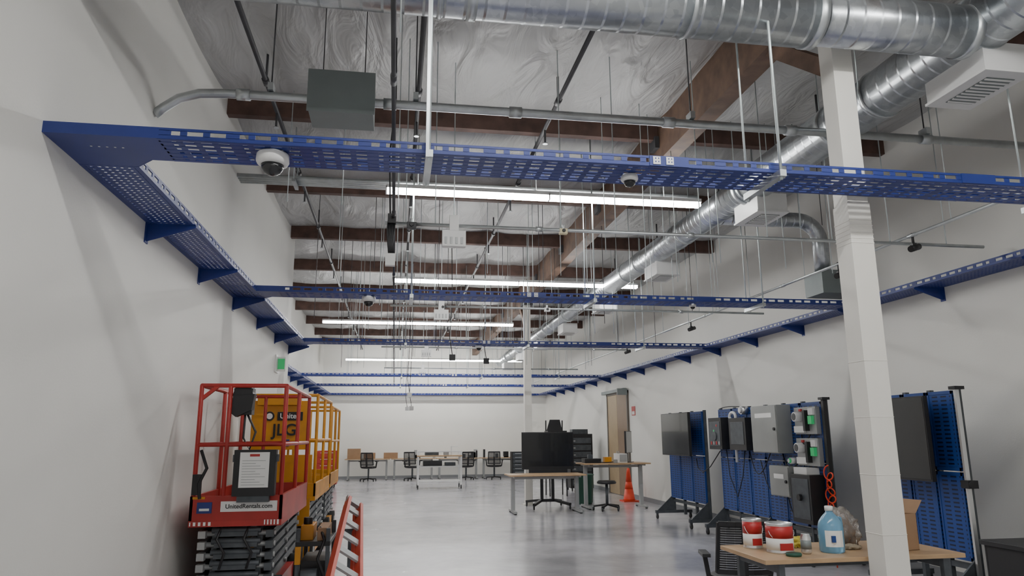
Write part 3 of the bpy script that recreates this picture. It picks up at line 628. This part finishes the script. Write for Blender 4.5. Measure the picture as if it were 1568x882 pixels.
# ---------------------------------------------------------------- scissor lifts
def lift(name,x0,x1,y0,y1,P,zp,zr,kind):
    b=B(name); xm=(x0+x1)/2
    b.box(x0+.05,x1-.05,y0+.12,y1-.05,.1,.26,P); b.box(x0+.12,x1-.12,y0+.04,y1,.12,.30,DGREY)
    for x in(x0+.02,x1-.12):
        for y in(y0+.3,y1-.3): b.cyl((x,y,.16),(x+.10,y,.16),.16,RUB,24); b.cyl((x-.004,y,.16),(x+.104,y,.16),.08,LGREY,16)
    n=5; zs=.31; dz=(zp-.06-zs)/n
    for k in range(n):
        za=zs+k*dz
        for x,s_ in((x0+.10,1),(x1-.10,1),(x0+.19,-1),(x1-.19,-1)):
            p,q=(za+.03,za+dz-.01) if s_>0 else (za+dz-.01,za+.03)
            b.beam((x,y0+.14,p),(x,y1-.12,q),.045,.06,DGREY)
        for y,z in((y0+.14,za+.03),(y1-.12,za+.03),((y0+y1)/2,za+dz/2)):
            b.cyl((x0+.06,y,z),(x1-.06,y,z),.022,LGREY,10)
        b.box(x0+.2,x1-.2,y0+.08,y0+.12,za+.01,za+.05,DGREY)
        b.cyl((xm-.2,y0+.1,za+.06),(xm+.2,y0+.1,za+.06),.025,DGREY,10)
        b.box(x0+.07,x0+.13,y0+.06,y0+.13,za+.0,za+.06,LGREY); b.box(x1-.13,x1-.07,y0+.06,y0+.13,za+.0,za+.06,DGREY)
    for s_ in(-.12,.1): b.tube([(xm+s_,y0+.07,.42),(xm+s_+.04,y0+.04,.55),(xm+s_-.03,y0+.05,.66),(xm+s_,y0+.1,zp-.05)],.012,BLACK,6)
    b.box(x0,x1,y0,y1,zp-.05,zp,P); b.box(x0+.02,x1-.02,y0+.02,y1-.02,zp,zp+.01,DGREY)
    t=.2 if kind=='r' else .15
    for xa,xb,ya,yb in((x0,x1,y0,y0+.025),(x0,x1,y1-.025,y1),(x0,x0+.025,y0,y1),(x1-.025,x1,y0,y1)): b.box(xa,xb,ya,yb,zp,zp+t,P)
    r=.019; zm=(zp+zr)/2+.06
    ys_=[y0+.02,y0+(y1-y0)*.5,y1-.02]
    for x in(x0+.02,x1-.02):
        for y in ys_: b.cyl((x,y,zp),(x,y,zr),r,P,10)
        b.cyl((x,y0+.02,zr),(x,y1-.02,zr),r,P,10); b.cyl((x,y0+.02,zm),(x,y1-.02,zm),r,P,10)
    for y in(y0+.02,y1-.02):
        b.cyl((x0+.02,y,zr),(x1-.02,y,zr),r,P,10); b.cyl((x0+.02,y,zm),(x1-.02,y,zm),r,P,10)
        b.cyl((x0+.26,y,zp),(x0+.26,y,zr),r,P,10)
    b.beam((x0+.02,y0+.02,zr-.12),(x0+.16,y0+.02,zr),.03,.03,P)
    return b,xm,zm
b,xm,zm=lift('red_scissor_lift',-1.68,-.93,6.6,8.42,RED,.82,1.95,'r')
y=6.6
b.box(-1.62,-1.50,y-.006,y,.88,.97,BLUE); b.box(-1.43,-.97,y-.006,y,.89,.975,PAPER); b.box(-1.60,-1.52,y-.008,y-.006,.90,.92,PAPER)
b.box(-1.67,-1.50,y-.006,y,.78,.81,PAPER); b.box(-1.07,-.95,y-.007,y,.78,.82,PAPER)
for k in range(4): b.box(-1.06+k*.027,-1.045+k*.027,y-.0085,y-.007,.78,.82,RED); b.box(-1.66+k*.04,-1.64+k*.04,y-.0075,y-.006,.78,.81,RED)
b.box(-1.66,-1.56,y-.007,y,.995,1.015,YEL)
b.box(-1.33,-.99,y-.10,y+.0,1.02,1.40,BLACK); b.box(-1.345,-.975,y-.07,y+.01,1.30,1.36,DGREY); b.box(-1.28,-1.04,y-.104,y-.10,1.09,1.38,PAPER)
for k in range(10): b.box(-1.26,-1.07-.04*(k%3),y-.1055,y-.104,1.11+k*.022,1.114+k*.022,LGREY)
b.box(-1.2,-1.12,y-.1055,y-.104,1.345,1.365,REDL); b.box(-1.29,-1.03,y-.09,y-.02,.97,1.02,DGREY)
b.box(-1.40,-1.24,y+.05,y+.18,1.70,1.93,BLACK); b.prism([(-1.41,y+.04,1.86),(-1.23,y+.04,1.86),(-1.26,y+.04,1.96),(-1.38,y+.04,1.96)],(0,.16,0),BLACK); b.prism([(-1.42,y+.03,1.72),(-1.37,y+.03,1.68),(-1.24,y+.03,1.74),(-1.22,y+.03,1.88),(-1.40,y+.03,1.86)],(0,.1,0),BLACK)
b.tube([(-1.28,y+.1,1.70),(-1.2,y+.08,1.55),(-1.24,y+.06,1.4),(-1.3,y+.08,1.5),(-1.3,y+.1,1.7)],.01,BLACK,6)
b.tube([(-1.62,y,1.4),(-1.56,y-.02,1.25),(-1.62,y-.01,1.12),(-1.6,y-.02,1.0)],.014,BLACK,8)
b.box(-1.67,-1.60,y-.02,y+.02,1.03,1.2,BLACK)
rl=b.done(.003)
text('rental_lettering','UnitedRentals.com',(-1.20,y-.0075,.932),(math.pi/2,0,0),.05,BLACK,rl)
b,xm,zm=lift('yellow_scissor_lift',-1.68,-.9,9.0,10.9,YEL,.82,2.0,'y')
b.box(-1.66,-1.02,8.95,9.0,1.36,1.93,YEL); b.box(-1.6,-1.1,8.9,8.95,1.88,2.0,YEL)
b.box(-1.37,-1.08,8.94,8.95,1.70,1.80,BLACK); b.cyl((-1.46,8.94,1.75),(-1.46,8.95,1.75),.055,BLACK,24); b.cyl((-1.46,8.937,1.75),(-1.46,8.941,1.75),.035,PAPER,24); b.box(-1.3,-1.22,8.94,8.95,1.40,1.48,BLUE); b.box(-1.66,-.95,8.94,8.98,1.0,1.3,YEL); b.box(-1.1,-.95,8.92,8.96,.5,.8,YEL)
yl=b.done(.003)
text('maker_lettering','JLG',(-1.28,8.938,1.585),(math.pi/2,0,0),.19,BLACK,yl,.002)
text('plate_lettering','United',(-1.225,8.936,1.75),(math.pi/2,0,0),.085,PAPER,yl)
b,xm,zm=lift('yellow_scissor_lift',-1.68,-.92,11.3,12.9,YEL,.82,1.95,'y'); b.done(.003)
b=B('red_tool_cabinet'); b.box(-2.3,-1.7,23.0,23.5,.1,1.1,RED)
for k in range(5): b.box(-2.27,-1.73,22.985,23.0,.15+k*.19,.31+k*.19,RED); b.box(-2.2,-1.8,22.97,22.985,.27+k*.19,.285+k*.19,ALU)
for x in(-2.22,-1.78):
    for yy in(23.06,23.44): caster(b,x,yy,0,.045)
b.done(.004)
# ---------------------------------------------------------------- cart + ladder
b=B('equipment_cart'); x0,x1,y0,y1=-.84,-.54,6.9,7.6
b.box(x0,x1,y0,y1,.14,.19,BLACK); b.box(x0,x1,y0,y1,.55,.59,BLACK)
for x in(x0+.02,x1-.02):
    for yy in(y0+.02,y1-.02): b.box(x-.018,x+.018,yy-.018,yy+.018,.14,.7,DGREY); caster(b,x,yy,0,.05)
b.box(x0+.03,x0+.14,y0+.1,y0+.4,.59,.72,YEL); b.cyl((x0+.08,y0+.2,.72),(x0+.08,y0+.2,.78),.04,BLACK,16)
b.box(x0+.04,x1-.04,y0+.05,y1-.1,.19,.42,BLACK); b.cyl((x0+.06,y0-.02,.3),(x1-.1,y0-.02,.3),.07,DGREY,16); b.box(x1-.12,x1-.03,y0+.05,y0+.5,.59,.7,CARD)
b.tube([(x0+.2,y0+.1,.7),(x0+.25,y0,.6),(x0+.2,y0-.04,.45),(x0+.26,y0-.03,.3)],.014,BLACK,8); b.box(x0,x0+.05,y0-.02,y0+.02,.4,.55,YEL)
b.done(.004)
b=B('stepladder')
F=Vector((-.33,5.15,.02)); T=Vector((-.365,7.35,.88)); L=(T-F).length
d=(T-F).normalized(); side=Matrix.Rotation(math.radians(36),3,d)@Vector((1,0,0)); side=(side-d*side.dot(d)).normalized(); nrm=d.cross(side)
up19=Vector((0,0,.15))
for s_ in(-1,1):
    b.beam(F+side*s_*.165+up19,T+side*s_*.065,.03,.075,ORANGE,up=nrm)
    b.beam(F+side*s_*.15+nrm*.08+up19,T+side*s_*.055+nrm*.06,.02,.04,ORANGE,up=nrm)
for k in range(8):
    u=(k+.5)/8.2; q=(F+up19)*(1-u)+T*u; w=.165-.1*u
    b.beam(q-side*w,q+side*w,.08,.02,LGREY,up=nrm)
b.beam(T-side*.085,T+side*.085,.10,.035,LGREY,up=nrm)
b.done()
b=B('ladder_rest_dolly'); b.box(-.46,-.26,6.9,7.2,.1,.14,BLACK); b.box(-.39,-.33,7.0,7.06,.14,.64,DGREY); b.box(-.44,-.28,6.99,7.07,.64,.68,DGREY)
for x in(-.43,-.29):
    for yy in(6.94,7.16): caster(b,x,yy,0,.04)
b.done()
# ---------------------------------------------------------------- world, camera
w=bpy.data.worlds.new('World'); S.world=w; w.use_nodes=True; w.node_tree.nodes['Background'].inputs[0].default_value=(.6,.65,.7,1); w.node_tree.nodes['Background'].inputs[1].default_value=.3
c=bpy.data.cameras.new('camera'); c.sensor_width=36; c.lens=25.14; co=bpy.data.objects.new('camera',c); S.collection.objects.link(co)
co.location=(0,0,H)
R=Matrix.Rotation(math.radians(-9.25),4,'Z')@Matrix.Rotation(math.radians(90+11.71),4,'X')@Matrix.Rotation(math.radians(-.38),4,'Z')
co.rotation_euler=R.to_euler(); S.camera=co
c.clip_end=200
